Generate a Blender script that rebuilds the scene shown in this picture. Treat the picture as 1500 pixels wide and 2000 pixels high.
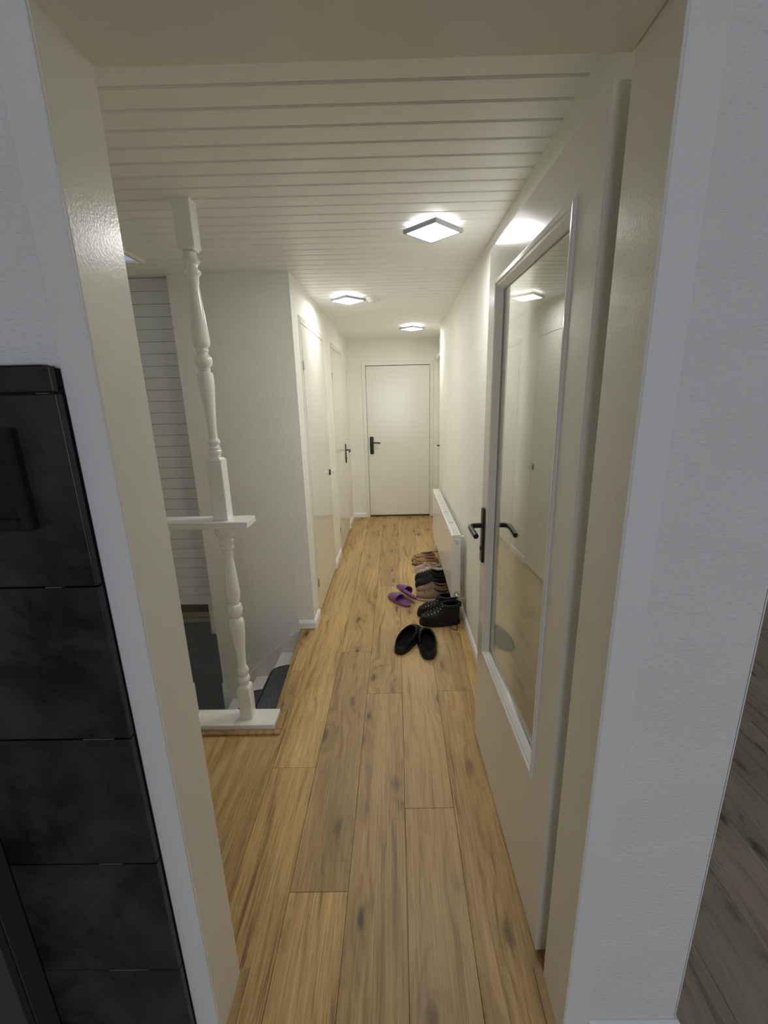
import bpy, bmesh, math, random
from mathutils import Vector, Matrix
random.seed(7)
scene = bpy.context.scene
C = scene.collection
for o in list(bpy.data.objects):
    bpy.data.objects.remove(o)

# ------------------------------------------------------------------ camera
EYE = 1.565
PITCH, ROLL, YAW = 0.258013, -0.021428, -0.010366
FPX, CX = 836.53, 768.23                       # focal length and principal point for a 1500x2000 frame
def camera_axes():
    cy, sy, cp, sp = math.cos(YAW), math.sin(YAW), math.cos(PITCH), math.sin(PITCH)
    fwd = Vector((sy*cp, cy*cp, -sp)); right = Vector((cy, -sy, 0)); up = right.cross(fwd)
    c, s = math.cos(ROLL), math.sin(ROLL)
    return c*right + s*up, -s*right + c*up, fwd
cr, cu, cf = camera_axes()
cam_d = bpy.data.cameras.new('camera'); cam = bpy.data.objects.new('camera', cam_d); C.objects.link(cam)
cam_d.sensor_fit = 'VERTICAL'; cam_d.sensor_height = 24.0; cam_d.lens = FPX/2000*24.0
cam_d.shift_x = -(CX-750)/2000; cam_d.clip_start = 0.05
cam.matrix_world = Matrix(((cr.x, cu.x, -cf.x, 0), (cr.y, cu.y, -cf.y, 0), (cr.z, cu.z, -cf.z, EYE), (0, 0, 0, 1)))
scene.camera = cam

# ------------------------------------------------------------------ world, daylight, exposure
w = bpy.data.worlds.new('world'); scene.world = w; w.use_nodes = True
w.node_tree.nodes['Background'].inputs[0].default_value = (0.42, 0.52, 0.80, 1)
w.node_tree.nodes['Background'].inputs[1].default_value = 0.35
ld = bpy.data.lights.new('window_back_offscreen', 'AREA'); ld.shape = 'RECTANGLE'; ld.size = 2.3; ld.size_y = 1.5
ld.energy = 44; ld.color = (0.80, 0.82, 1.0)
lo = bpy.data.objects.new('window_back_offscreen', ld); C.objects.link(lo)
lo.location = (0.5, -4.32, 1.35); lo.rotation_euler = (math.radians(90), 0, 0)
LAMP_STRENGTH = 53.0
HALO_STRENGTH = 10.0
scene.view_settings.view_transform = 'Standard'; scene.view_settings.look = 'None'
scene.view_settings.gamma = 1; scene.view_settings.use_curve_mapping = False
scene.view_settings.exposure = 0.52
scene.cycles.max_bounces = 16; scene.cycles.diffuse_bounces = 12; scene.cycles.glossy_bounces = 6; scene.cycles.transparent_max_bounces = 12

# ------------------------------------------------------------------ materials
def new_mat(name):
    m = bpy.data.materials.new(name); m.use_nodes = True
    nt = m.node_tree; b = nt.nodes['Principled BSDF']
    return m, nt, b
def nd(nt, t, **kw):
    n = nt.nodes.new(t)
    for k, v in kw.items(): setattr(n, k, v)
    return n
def math_node(nt, op, a, b=None, clamp=False):
    n = nt.nodes.new('ShaderNodeMath'); n.operation = op; n.use_clamp = clamp
    for i, v in enumerate((a, b)):
        if v is None: continue
        if isinstance(v, (int, float)): n.inputs[i].default_value = v
        else: nt.links.new(v, n.inputs[i])
    return n.outputs[0]
def mapr(nt, v, a, b, c=0.0, d=1.0):
    n = nt.nodes.new('ShaderNodeMapRange'); nt.links.new(v, n.inputs[0])
    for i, x in enumerate((a, b, c, d)): n.inputs[i+1].default_value = x
    return n.outputs[0]
def mix_rgb(nt, fac, a, b, mode='MIX'):
    n = nt.nodes.new('ShaderNodeMix'); n.data_type = 'RGBA'; n.blend_type = mode
    for s, v in ((n.inputs[0], fac), (n.inputs[6], a), (n.inputs[7], b)):
        if isinstance(v, (int, float)): s.default_value = v
        elif isinstance(v, tuple): s.default_value = (*v, 1) if len(v) == 3 else v
        else: nt.links.new(v, s)
    return n.outputs[2]
def paint(name, col, rough=0.5, bump=0.0, scale=120.0, var=0.03, metal=0.0, coat=0.0, stretch=(1, 1, 1), spec=0.5):
    m, nt, b = new_mat(name)
    tc = nd(nt, 'ShaderNodeTexCoord'); mp = nd(nt, 'ShaderNodeMapping'); mp.inputs['Scale'].default_value = stretch
    nt.links.new(tc.outputs['Object'], mp.inputs[0])
    n1 = nd(nt, 'ShaderNodeTexNoise'); n1.inputs['Scale'].default_value = 3.0; n1.inputs['Detail'].default_value = 4
    nt.links.new(mp.outputs[0], n1.inputs[0])
    f = mapr(nt, n1.outputs[0], 0.3, 0.7, 1-var, 1+var)
    mul = nd(nt, 'ShaderNodeVectorMath', operation='SCALE'); mul.inputs[0].default_value = col
    nt.links.new(f, mul.inputs['Scale']); nt.links.new(mul.outputs[0], b.inputs['Base Color'])
    b.inputs['Roughness'].default_value = rough; b.inputs['Metallic'].default_value = metal
    b.inputs['Coat Weight'].default_value = coat; b.inputs['Coat Roughness'].default_value = 0.08
    b.inputs['Specular IOR Level'].default_value = spec
    if bump:
        n2 = nd(nt, 'ShaderNodeTexNoise'); n2.inputs['Scale'].default_value = scale; n2.inputs['Detail'].default_value = 3
        nt.links.new(mp.outputs[0], n2.inputs[0])
        bp = nd(nt, 'ShaderNodeBump'); bp.inputs['Strength'].default_value = bump; bp.inputs['Distance'].default_value = 0.004
        nt.links.new(n2.outputs[0], bp.inputs['Height']); nt.links.new(bp.outputs[0], b.inputs['Normal'])
    return m
def wood(name, dark, mid, light, grey, rough=0.42):
    """plank wood: grain runs along local Y, every plank its own cut of the log"""
    m, nt, b = new_mat(name); L = nt.links.new
    tc = nd(nt, 'ShaderNodeTexCoord'); oi = nd(nt, 'ShaderNodeObjectInfo')
    rv = nd(nt, 'ShaderNodeVectorMath', operation='SCALE'); rv.inputs[0].default_value = (17.0, 61.0, 29.0); L(oi.outputs['Random'], rv.inputs['Scale'])
    v = nd(nt, 'ShaderNodeVectorMath', operation='ADD'); L(tc.outputs['Object'], v.inputs[0]); L(rv.outputs[0], v.inputs[1])
    def sc(s):
        n = nd(nt, 'ShaderNodeVectorMath', operation='MULTIPLY'); L(v.outputs[0], n.inputs[0]); n.inputs[1].default_value = s; return n.outputs[0]
    def noise(vec, detail=3, dist=0.0, rgh=0.5):
        n = nd(nt, 'ShaderNodeTexNoise'); n.inputs['Scale'].default_value = 1; n.inputs['Detail'].default_value = detail
        n.inputs['Distortion'].default_value = dist; n.inputs['Roughness'].default_value = rgh; L(vec, n.inputs[0]); return n.outputs[0]
    # knots
    vo = nd(nt, 'ShaderNodeTexVoronoi', voronoi_dimensions='2D'); vo.inputs['Scale'].default_value = 1; L(sc((6.2, 2.4, 1.0)), vo.inputs[0])
    wob = noise(sc((45, 18, 1)), 3)
    d = math_node(nt, 'ADD', vo.outputs['Distance'], math_node(nt, 'MULTIPLY', math_node(nt, 'SUBTRACT', wob, 0.5), 0.22))
    sepc = nd(nt, 'ShaderNodeSeparateColor'); L(vo.outputs['Color'], sepc.inputs[0])
    has = mapr(nt, sepc.outputs[0], 0.35, 0.75)
    knot = math_node(nt, 'MULTIPLY', mapr(nt, d, 0.12, 0.03), has)
    halo = math_node(nt, 'MULTIPLY', mapr(nt, d, 0.46, 0.05), has)
    # flowing rings bending round the knots
    warp = noise(sc((3.2, 0.75, 1)), 3, 0.4)
    warp = math_node(nt, 'ADD', math_node(nt, 'MULTIPLY', warp, 34.0), math_node(nt, 'MULTIPLY', halo, 11.0))
    sx = nd(nt, 'ShaderNodeSeparateXYZ'); L(v.outputs[0], sx.inputs[0])
    ph = math_node(nt, 'ADD', math_node(nt, 'MULTIPLY', sx.outputs[0], 120.0), warp)
    ring = math_node(nt, 'SINE', ph)
    ring = mapr(nt, ring, -1.0, 1.0)
    ring = math_node(nt, 'MULTIPLY', math_node(nt, 'POWER', ring, 3.0), mapr(nt, noise(sc((14, 1.6, 1)), 2), 0.35, 0.65))
    fine = noise(sc((230, 4.5, 1)), 4, 0.0, 0.65)
    pores = mapr(nt, noise(sc((330, 11, 1)), 2), 0.60, 0.74)
    low = noise(sc((9, 0.9, 1)), 3, 0.5)
    t = math_node(nt, 'ADD', math_node(nt, 'MULTIPLY', mapr(nt, low, 0.3, 0.7), 0.40), math_node(nt, 'MULTIPLY', mapr(nt, fine, 0.3, 0.7), 0.58))
    t = math_node(nt, 'ADD', t, math_node(nt, 'MULTIPLY', ring, -0.36)); t = math_node(nt, 'ADD', t, 0.10)
    rp = nd(nt, 'ShaderNodeValToRGB'); L(t, rp.inputs[0]); e = rp.color_ramp.elements
    e[0].position = 0.05; e[0].color = (*dark, 1); e[1].position = 0.95; e[1].color = (*light, 1)
    x = e.new(0.45); x.color = (*mid, 1)
    col = mix_rgb(nt, math_node(nt, 'MULTIPLY', pores, 0.65), rp.outputs[0], dark)
    col = mix_rgb(nt, math_node(nt, 'MULTIPLY', halo, 0.6), col, mix_rgb(nt, 0.5, mid, dark))
    col = mix_rgb(nt, math_node(nt, 'MULTIPLY', knot, 0.9), col, (dark[0]*0.22, dark[1]*0.22, dark[2]*0.24))
    r2 = math_node(nt, 'FRACT', math_node(nt, 'MULTIPLY', oi.outputs['Random'], 7.31))
    col = mix_rgb(nt, mapr(nt, r2, 0, 1, 0.0, 0.50), col, grey)
    r3 = math_node(nt, 'FRACT', math_node(nt, 'MULTIPLY', oi.outputs['Random'], 13.7))
    hs = nd(nt, 'ShaderNodeHueSaturation'); L(col, hs.inputs['Color']); L(mapr(nt, r3, 0, 1, 0.86, 1.12), hs.inputs['Value'])
    L(hs.outputs[0], b.inputs['Base Color'])
    b.inputs['Roughness'].default_value = rough
    bp = nd(nt, 'ShaderNodeBump'); bp.inputs['Strength'].default_value = 0.12; bp.inputs['Distance'].default_value = 0.001
    L(fine, bp.inputs['Height']); L(bp.outputs[0], b.inputs['Normal'])
    return m
def emit(name, col, s):
    m, nt, b = new_mat(name); nt.nodes.remove(b)
    e = nd(nt, 'ShaderNodeEmission'); e.inputs[0].default_value = (*col, 1); e.inputs[1].default_value = s
    nt.links.new(e.outputs[0], nt.nodes['Material Output'].inputs[0]); return m
def glass(name):
    m, nt, b = new_mat(name); nt.nodes.remove(b)
    tr = nd(nt, 'ShaderNodeBsdfTransparent'); tr.inputs[0].default_value = (0.93, 0.95, 0.93, 1)
    gl = nd(nt, 'ShaderNodeBsdfGlossy'); gl.inputs['Roughness'].default_value = 0.004
    fr = nd(nt, 'ShaderNodeFresnel'); fr.inputs[0].default_value = 1.54; geo = nd(nt, 'ShaderNodeNewGeometry')
    # both faces of the sheet together, counted once at the face the ray enters by
    r2 = math_node(nt, 'DIVIDE', math_node(nt, 'MULTIPLY', fr.outputs[0], 2.0), math_node(nt, 'ADD', fr.outputs[0], 1.0))
    r2 = math_node(nt, 'MULTIPLY', r2, math_node(nt, 'SUBTRACT', 1.0, geo.outputs['Backfacing']))
    mx = nd(nt, 'ShaderNodeMixShader'); nt.links.new(r2, mx.inputs[0]); nt.links.new(tr.outputs[0], mx.inputs[1]); nt.links.new(gl.outputs[0], mx.inputs[2])
    nt.links.new(mx.outputs[0], nt.nodes['Material Output'].inputs[0]); return m
def carpet_mat(name):
    m, nt, b = new_mat(name); L = nt.links.new
    tc = nd(nt, 'ShaderNodeTexCoord'); n = nd(nt, 'ShaderNodeTexNoise'); n.inputs['Scale'].default_value = 420; n.inputs['Detail'].default_value = 2; L(tc.outputs['Object'], n.inputs[0])
    L(mix_rgb(nt, mapr(nt, n.outputs[0], 0.42, 0.62), (0.035, 0.036, 0.04), (0.27, 0.275, 0.30)), b.inputs['Base Color'])
    b.inputs['Roughness'].default_value = 1; bp = nd(nt, 'ShaderNodeBump'); bp.inputs['Strength'].default_value = 0.9; bp.inputs['Distance'].default_value = 0.004
    L(n.outputs[0], bp.inputs['Height']); L(bp.outputs[0], b.inputs['Normal']); return m
def tile_mat(name):
    m, nt, b = new_mat(name); L = nt.links.new
    tc = nd(nt, 'ShaderNodeTexCoord'); oi = nd(nt, 'ShaderNodeObjectInfo')
    v = nd(nt, 'ShaderNodeVectorMath', operation='MULTIPLY_ADD'); v.inputs[1].default_value = (1, 1, 1)
    L(tc.outputs['Object'], v.inputs[0])
    cb = nd(nt, 'ShaderNodeCombineXYZ'); L(math_node(nt, 'MULTIPLY', oi.outputs['Random'], 31.0), cb.inputs[0]); L(cb.outputs[0], v.inputs[2])
    n = nd(nt, 'ShaderNodeTexNoise'); n.inputs['Scale'].default_value = 5.5; n.inputs['Detail'].default_value = 9; n.inputs['Roughness'].default_value = 0.68; n.inputs['Distortion'].default_value = 0.4; L(v.outputs[0], n.inputs[0])
    n2 = nd(nt, 'ShaderNodeTexNoise'); n2.inputs['Scale'].default_value = 14; n2.inputs['Detail'].default_value = 6; L(v.outputs[0], n2.inputs[0])
    c1 = mix_rgb(nt, mapr(nt, n.outputs[0], 0.40, 0.72), (0.008, 0.008, 0.010), (0.052, 0.050, 0.054))
    c2 = mix_rgb(nt, mapr(nt, n2.outputs[0], 0.58, 0.75, 0, 0.5), c1, (0.060, 0.042, 0.030))
    L(c2, b.inputs['Base Color']); L(mapr(nt, n.outputs[0], 0.3, 0.7, 0.32, 0.55), b.inputs['Roughness'])
    bp = nd(nt, 'ShaderNodeBump'); bp.inputs['Strength'].default_value = 0.25; bp.inputs['Distance'].default_value = 0.003; L(n.outputs[0], bp.inputs['Height']); L(bp.outputs[0], b.inputs['Normal'])
    return m

M = {}
M['plaster'] = paint('white_plaster', (0.87, 0.865, 0.80), 0.75, 0.45, 95)
M['rough_plaster'] = paint('brushed_plaster', (0.82, 0.81, 0.77), 0.8, 1.0, 80, stretch=(1.0, 1.0, 2.6))
M['gloss'] = paint('cream_gloss_paint', (0.82, 0.81, 0.735), 0.20, 0.03, 60, 0.015)
M['doorpaint'] = paint('cream_door_lacquer', (0.82, 0.81, 0.735), 0.16, 0.02, 40, 0.012)
M['white'] = paint('white_gloss_paint', (0.90, 0.90, 0.885), 0.17, 0.03, 60, 0.015)
M['jamb'] = paint('cream_satin_paint', (0.85, 0.82, 0.71), 0.24, 0.08, 240, 0.02)
M['architrave'] = paint('satin_white_paint', (0.82, 0.81, 0.77), 0.42, 0.15, 180, 0.02)
M['ceilboard'] = paint('white_ceiling_board', (0.865, 0.875, 0.855), 0.42, 0.05, 60, 0.012)
M['siding'] = paint('grey_white_board', (0.70, 0.73, 0.73), 0.5, 0.08, 60, 0.03)
M['oak'] = wood('oak_laminate', (0.17, 0.090, 0.032), (0.50, 0.322, 0.122), (0.78, 0.54, 0.235), (0.40, 0.295, 0.16))
M['greyoak'] = wood('grey_oak_laminate', (0.17, 0.125, 0.085), (0.52, 0.425, 0.32), (0.72, 0.61, 0.48), (0.50, 0.44, 0.36), 0.5)
M['oaktrim'] = wood('oak_edging', (0.18, 0.10, 0.038), (0.40, 0.255, 0.105), (0.56, 0.38, 0.17), (0.36, 0.26, 0.14))
M['subfloor'] = paint('dark_subfloor', (0.05, 0.035, 0.02), 0.9)
M['black'] = paint('black_satin_metal', (0.012, 0.012, 0.013), 0.35, 0.05, 200)
M['steel'] = paint('brushed_steel', (0.62, 0.60, 0.56), 0.32, 0.0, metal=1.0)
M['lampframe'] = paint('grey_lamp_frame', (0.46, 0.46, 0.53), 0.45)
M['lamp'] = emit('lamp_diffuser', (1.0, 0.99, 0.97), LAMP_STRENGTH)
M['halo'] = emit('lamp_backlight', (1.0, 0.98, 0.94), HALO_STRENGTH)
M['skylight'] = emit('skylight_pane', (0.50, 0.55, 0.72), 0.42)
M['glass'] = glass('clear_glass')
M['carpet'] = carpet_mat('charcoal_carpet')
M['carpetedge'] = paint('black_carpet_binding', (0.01, 0.01, 0.011), 0.9)
M['tile'] = tile_mat('dark_slate_tile')
M['grout'] = paint('pale_grout', (0.16, 0.155, 0.15), 0.9)
M['dark'] = paint('black_cloth', (0.010, 0.010, 0.012), 0.95)
M['cabinet'] = paint('charcoal_laminate', (0.055, 0.054, 0.055), 0.55, 0.1, 150)
M['radiator'] = paint('radiator_enamel', (0.80, 0.80, 0.775), 0.25, 0.0)
M['plastic'] = paint('white_plastic', (0.80, 0.79, 0.76), 0.4)
M['beam'] = paint('beige_beam_paint', (0.42, 0.39, 0.31), 0.6)
M['bootleather'] = paint('black_boot_leather', (0.011, 0.011, 0.012), 0.55, 0.35, 220, 0.25, spec=0.3)
M['rubber'] = paint('black_rubber', (0.008, 0.008, 0.009), 0.42, 0.05, 300, spec=0.3)
M['inner'] = paint('black_shoe_lining', (0.004, 0.004, 0.005), 0.9, spec=0.15)
M['suede'] = paint('brown_suede', (0.245, 0.165, 0.098), 0.95, 0.4, 380, 0.15)
M['suedein'] = paint('dark_brown_lining', (0.085, 0.055, 0.040), 0.95)
M['cream'] = paint('cream_rubber_sole', (0.58, 0.52, 0.42), 0.6)
M['mesh'] = paint('black_knit', (0.010, 0.010, 0.012), 0.85, 0.6, 500, 0.3)
M['purple'] = paint('purple_foam', (0.20, 0.085, 0.26), 0.33, 0.04, 200)
M['fluff'] = paint('pinkish_beige_fleece', (0.46, 0.36, 0.29), 1.0, 1.0, 170, 0.12)
M['fluffwhite'] = paint('offwhite_fleece', (0.62, 0.57, 0.48), 1.0, 1.0, 170, 0.1)
M['tan'] = paint('tan_suede', (0.38, 0.235, 0.125), 0.95, 0.5, 260, 0.12)
M['lace'] = paint('black_lace', (0.012, 0.012, 0.012), 0.9)
M['eyelet'] = paint('steel_eyelet', (0.75, 0.75, 0.75), 0.25, metal=1.0)

# ------------------------------------------------------------------ mesh helpers
def bm_box(bm, x0, x1, y0, y1, z0, z1, bev=0.0, seg=1):
    r = bmesh.ops.create_cube(bm, size=1.0, matrix=Matrix.Translation(((x0+x1)/2, (y0+y1)/2, (z0+z1)/2)) @ Matrix.Diagonal((x1-x0, y1-y0, z1-z0, 1)))
    if bev > 0:
        vs = set(r['verts']); es = [e for e in bm.edges if e.verts[0] in vs and e.verts[1] in vs]
        bmesh.ops.bevel(bm, geom=es, offset=bev, segments=seg, profile=0.5, affect='EDGES')
    return r
def bm_prism(bm, pts, z0, z1):
    """closed polygon pts [(x,y)] (ccw) extruded from z0 to z1"""
    a = [bm.verts.new((p[0], p[1], z0)) for p in pts]; b = [bm.verts.new((p[0], p[1], z1)) for p in pts]
    bm.faces.new(list(reversed(a))); bm.faces.new(b); n = len(pts)
    for i in range(n): bm.faces.new((a[i], a[(i+1) % n], b[(i+1) % n], b[i]))
def bm_loops(bm, loops, cap0=True, cap1=True):
    rows = [[bm.verts.new(p) for p in lp] for lp in loops]; n = len(rows[0])
    for a, b in zip(rows, rows[1:]):
        for i in range(n): bm.faces.new((a[i], a[(i+1) % n], b[(i+1) % n], b[i]))
    if cap0: bm.faces.new(list(reversed(rows[0])))
    if cap1: bm.faces.new(rows[-1])
    return rows
def bm_lathe(bm, prof, cx, cy, n=28, cap=True):
    loops = [[(cx+r*math.cos(2*math.pi*k/n), cy+r*math.sin(2*math.pi*k/n), z) for k in range(n)] for z, r in prof]
    bm_loops(bm, loops, cap, cap)
def bm_tube(bm, pts, r, n=10, cap=True):
    pts = [Vector(p) for p in pts]; loops = []; prev = None
    for i, p in enumerate(pts):
        d = (pts[min(i+1, len(pts)-1)] - pts[max(i-1, 0)]).normalized()
        if prev is None: a = d.orthogonal().normalized()
        else: a = (prev - d*prev.dot(d)).normalized()
        prev = a; b = d.cross(a); rr = r[i] if isinstance(r, (list, tuple)) else r
        loops.append([p + rr*(math.cos(2*math.pi*k/n)*a + math.sin(2*math.pi*k/n)*b) for k in range(n)])
    bm_loops(bm, loops, cap, cap)
def obj(name, bm, mat, parent=None, smooth=False, loc=None, angle=None):
    me = bpy.data.meshes.new(name)
    if isinstance(bm, bmesh.types.BMesh):
        bmesh.ops.recalc_face_normals(bm, faces=bm.faces)
        bm.to_mesh(me); bm.free()
    else: me = bm
    if smooth:
        me.polygons.foreach_set('use_smooth', [True]*len(me.polygons))
        me.set_sharp_from_angle(angle=math.radians(angle or 40))
    if mat is not None and not me.materials: me.materials.append(M[mat] if isinstance(mat, str) else mat)
    o = bpy.data.objects.new(name, me); C.objects.link(o)
    if loc: o.location = loc
    if parent: o.parent = parent
    return o
def empty(name, loc=(0, 0, 0), rz=0.0):
    o = bpy.data.objects.new(name, None); C.objects.link(o); o.location = loc; o.rotation_euler = (0, 0, rz); o.empty_display_size = 0.1
    return o
def tag(o, label, cat, group=None, kind=None):
    o['label'] = label; o['category'] = cat
    if group: o['group'] = group
    if kind: o['kind'] = kind
    return o
def B(*boxes):
    bm = bmesh.new()
    for b in boxes: bm_box(bm, *b)
    return bm
def struct(name, bm, mat, label, cat, **k):
    return tag(obj(name, bm, mat, **k), label, cat, kind='structure')
def rounded_rect(w, h, r, n=5):
    pts = []
    for cx, cy, a0 in ((w/2-r, h/2-r, 0), (-w/2+r, h/2-r, 90), (-w/2+r, -h/2+r, 180), (w/2-r, -h/2+r, 270)):
        for k in range(n+1):
            a = math.radians(a0 + 90*k/n); pts.append((cx+r*math.cos(a), cy+r*math.sin(a)))
    return pts

# ------------------------------------------------------------------ dimensions (metres)
ZC = 2.29            # hall ceiling
XR, XL = 0.470, -0.605
YE = 5.69            # end wall
YF, YB = 0.706, 0.833   # room side and hall side of the doorway wall
JL, JR, JH = -0.468, 0.381, 2.085
YS = 2.74            # wall beside the stairs
PW, PL = 0.1935, 1.385

# ------------------------------------------------------------------ floors
def clip_poly(poly, keep):
    """clip a polygon to a half plane keep=(a,b,c): a*x+b*y<=c"""
    a, b, c = keep; out = []
    for i in range(len(poly)):
        p, q = poly[i], poly[(i+1) % len(poly)]
        dp, dq = a*p[0]+b*p[1]-c, a*q[0]+b*q[1]-c
        if dp <= 0: out.append(p)
        if dp*dq < 0:
            t = dp/(dp-dq); out.append((p[0]+t*(q[0]-p[0]), p[1]+t*(q[1]-p[1])))
    return out
def plank(parent, poly, mat, top=0.0, th=0.009):
    cx = sum(p[0] for p in poly)/len(poly); cy = sum(p[1] for p in poly)/len(poly)
    bm = bmesh.new(); e = 0.0009
    def inset(q): return (q[0]-cx - (e*1.6 if q[0] > cx else -e*1.6), q[1]-cy - (e*1.6 if q[1] > cy else -e*1.6))
    lo_ = [(p[0]-cx-(0.0005 if p[0] > cx else -0.0005), p[1]-cy-(0.0005 if p[1] > cy else -0.0005)) for p in poly]; hi = [inset(p) for p in poly]
    bm_loops(bm, [[(x, y, -th) for x, y in lo_], [(x, y, -e) for x, y in lo_], [(x, y, 0) for x, y in hi]], True, True)
    return obj('plank', bm, mat, parent, loc=(cx, cy, top))
EDGE = ((-0.648, 1.76), (-0.694, YS))         # edge of the hall floor above the stairs
bm = bmesh.new()
bm_prism(bm, [(-2.2, YF), (XR+0.0, YF), (XR, 1.76), (-2.2, 1.76)], -0.16, -0.010)
bm_prism(bm, [(EDGE[0][0]+0.004, 1.7601), (XR, 1.7601), (XR, YE+0.1), (-0.75, YE+0.1), (-0.75, YS+.001), (EDGE[1][0]+0.004, YS+.001)], -0.16, -0.010)
bm_prism(bm, [(XR+0.0005, 4.70), (0.62, 4.70), (0.62, YE+0.1), (XR+0.0005, YE+0.1)], -0.16, -0.010)
floor = struct('floor', bm, 'subfloor', 'oak laminate plank floor running down the white hallway', 'floor')
joints = {0: 1.338, -1: 2.024, 1: 2.037, -2: 1.044, -3: 1.538, -4: 0.86, 2: 1.62, -5: 2.2, -6: 1.15, -7: 1.9, -8: 1.4, -9: 0.95, -10: 1.3, -11: 1.05, -12: 1.55}
for row, j in joints.items():
    x0 = 0.007 + row*PW; x1 = x0 + PW
    y = j - 3*PL
    while y < YE:
        a, b_ = max(y, YF), min(y+PL, YE+0.05)
        if b_-a > 0.02:
            for region in ('near', 'far'):
                poly = [(x0, a), (x1, a), (x1, b_), (x0, b_)]
                if region == 'near': poly = clip_poly(poly, (0, 1, 1.76)) if row <= -4 else poly
                else:
                    if row > -4: continue
                    poly = clip_poly(poly, (0, -1, -1.76))
                    (ex0, ey0), (ex1, ey1) = EDGE; k = (ex1-ex0)/(ey1-ey0)
                    poly = clip_poly(poly, (-1, k, -(ex0-k*ey0))) if poly else poly
                if row == -12 and poly: poly = clip_poly(poly, (-1, 0, 2.24))
                if row == 2 and poly: poly = clip_poly(poly, (1, 0, 0.56))
                if row == 2 and poly and a < 4.7 : poly = clip_poly(poly, (1, 0, XR))
                if poly and len(poly) >= 3 and max(p[0] for p in poly)-min(p[0] for p in poly) > 0.012:
                    plank(floor, poly, 'oak')
        y += PL
# strip that edges the floor along the stairwell and round the balustrade plate
bm = B((-1.7, -0.592, 1.727, 1.757, -0.004, 0.013, 0.003)); obj('edging_strip', bm, 'oaktrim', floor)
bm = bmesh.new(); bm_prism(bm, [(-0.623, 1.757), (-0.592, 1.757), (-0.592, 1.90), (-0.623, 1.90)], -0.004, 0.013); obj('edging_strip', bm, 'oaktrim', floor)
bm = bmesh.new(); bm_prism(bm, [(-0.652, 1.76), (-0.630, 1.76), (-0.676, YS), (-0.698, YS)], -0.035, 0.003); obj('edging_strip', bm, 'oaktrim', floor)
for s, x in ((1, JL), (-1, JR)):
    a, b_ = (x, x+s*0.022); bm = bmesh.new()
    bm_prism(bm, [(min(a, b_), YF-0.01), (max(a, b_), YF-0.01), (max(a, b_), YB+0.012), (min(a, b_), YB+0.012)], -0.004, 0.010); obj('edging_strip', bm, 'oaktrim', floor)
bm = bmesh.new(); bm_box(bm, -0.70, -0.60, 2.742-0.03, 2.742-0.012, -0.004, 0.004); obj('edging_strip', bm, 'oaktrim', floor)

# the room's floor beyond the wall end and under the camera
bm = B((-3.0, 3.6, -4.3, YF-0.0005, -0.16, -0.010), (0.6535, 3.6, YF, 3.6, -0.16, -0.010))
floor2 = struct('floor', bm, 'subfloor', 'grey brown laminate floor of the dim room beyond the wall end', 'floor')
rnd = random.Random(3)
for row in range(16):
    x0 = 0.655 + row*PW - 0.002; y = -0.9 - rnd.random()*PL
    while y < 3.6:
        a, b_ = max(y, -0.9), min(y+PL, 3.6); x1 = min(x0+PW, 3.6)
        if b_-a > 0.03 and x1 > x0: plank(floor2, [(x0, a), (x1, a), (x1, b_), (x0, b_)], 'greyoak')
        y += PL
for row in range(12):
    x1 = 0.652 - row*PW; y = -0.9 - rnd.random()*PL
    while y < YF:
        a, b_ = max(y, -0.9), min(y+PL, YF-0.002)
        if b_-a > 0.03: plank(floor2, [(x1-PW, a), (x1, a), (x1, b_), (x1-PW, b_)], 'greyoak')
        y += PL

# ------------------------------------------------------------------ ceilings
ceil = struct('ceiling', B((-2.25, XR+0.18, YB, YE+0.1, ZC+0.010, ZC+0.10)), 'ceilboard', 'white boarded hallway ceiling with grooves running across', 'ceiling')
bm = bmesh.new(); BPITCH = 0.0825
gx0, gx1, hb = -2.2, XR+0.14, 0.0388
bm_loops(bm, [[(gx0, -hb, 0.012), (gx0, -hb, 0.004), (gx0, -hb+0.004, 0), (gx0, hb-0.004, 0), (gx0, hb, 0.004), (gx0, hb, 0.012)],
              [(gx1, -hb, 0.012), (gx1, -hb, 0.004), (gx1, -hb+0.004, 0), (gx1, hb-0.004, 0), (gx1, hb, 0.004), (gx1, hb, 0.012)]])
first = obj('ceiling_board', bm, 'ceilboard', ceil, loc=(0, 1.207*1.022-BPITCH*4.5, ZC))
y = first.location.y + BPITCH
while y < YE:
    c = bpy.data.objects.new('ceiling_board', first.data); C.objects.link(c); c.parent = ceil; c.location = (0, y, ZC); y += BPITCH
struct('ceiling', B((-3.0, 3.6, -4.3, YF, 2.50, 2.60), (0.6535, 3.6, YF, 3.6, 2.50, 2.60)), 'plaster', 'plain white ceiling of the dim room in front of the doorway', 'ceiling')

# ------------------------------------------------------------------ walls
wr = struct('wall_right', B((XR, 0.653, YF, 4.70, -0.01, 2.50)), 'plaster', 'white textured wall behind the radiator and the glass door', 'wall')
obj('wall_end_face', B((0.441, 0.654, YF-0.004, YF+0.0, 0.0, 2.50)), 'rough_plaster', wr)['label'] = 'brushed plaster wall end in bluish light'
obj('wall_side_face', B((0.653, 0.657, YF-0.004, 4.70, 0.0, 2.50)), 'rough_plaster', wr)
wf = struct('wall_front', B((-3.0, JL-0.02, YF, YB, -0.0, 2.50), (JL-0.02, JR+0.02, YF, YB, JH+0.03, 2.50), (JR+0.02, XR, YF, YB, -0.0, 2.50)), 'rough_plaster', 'doorway wall with brushed plaster above the black tiles', 'wall')
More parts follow.
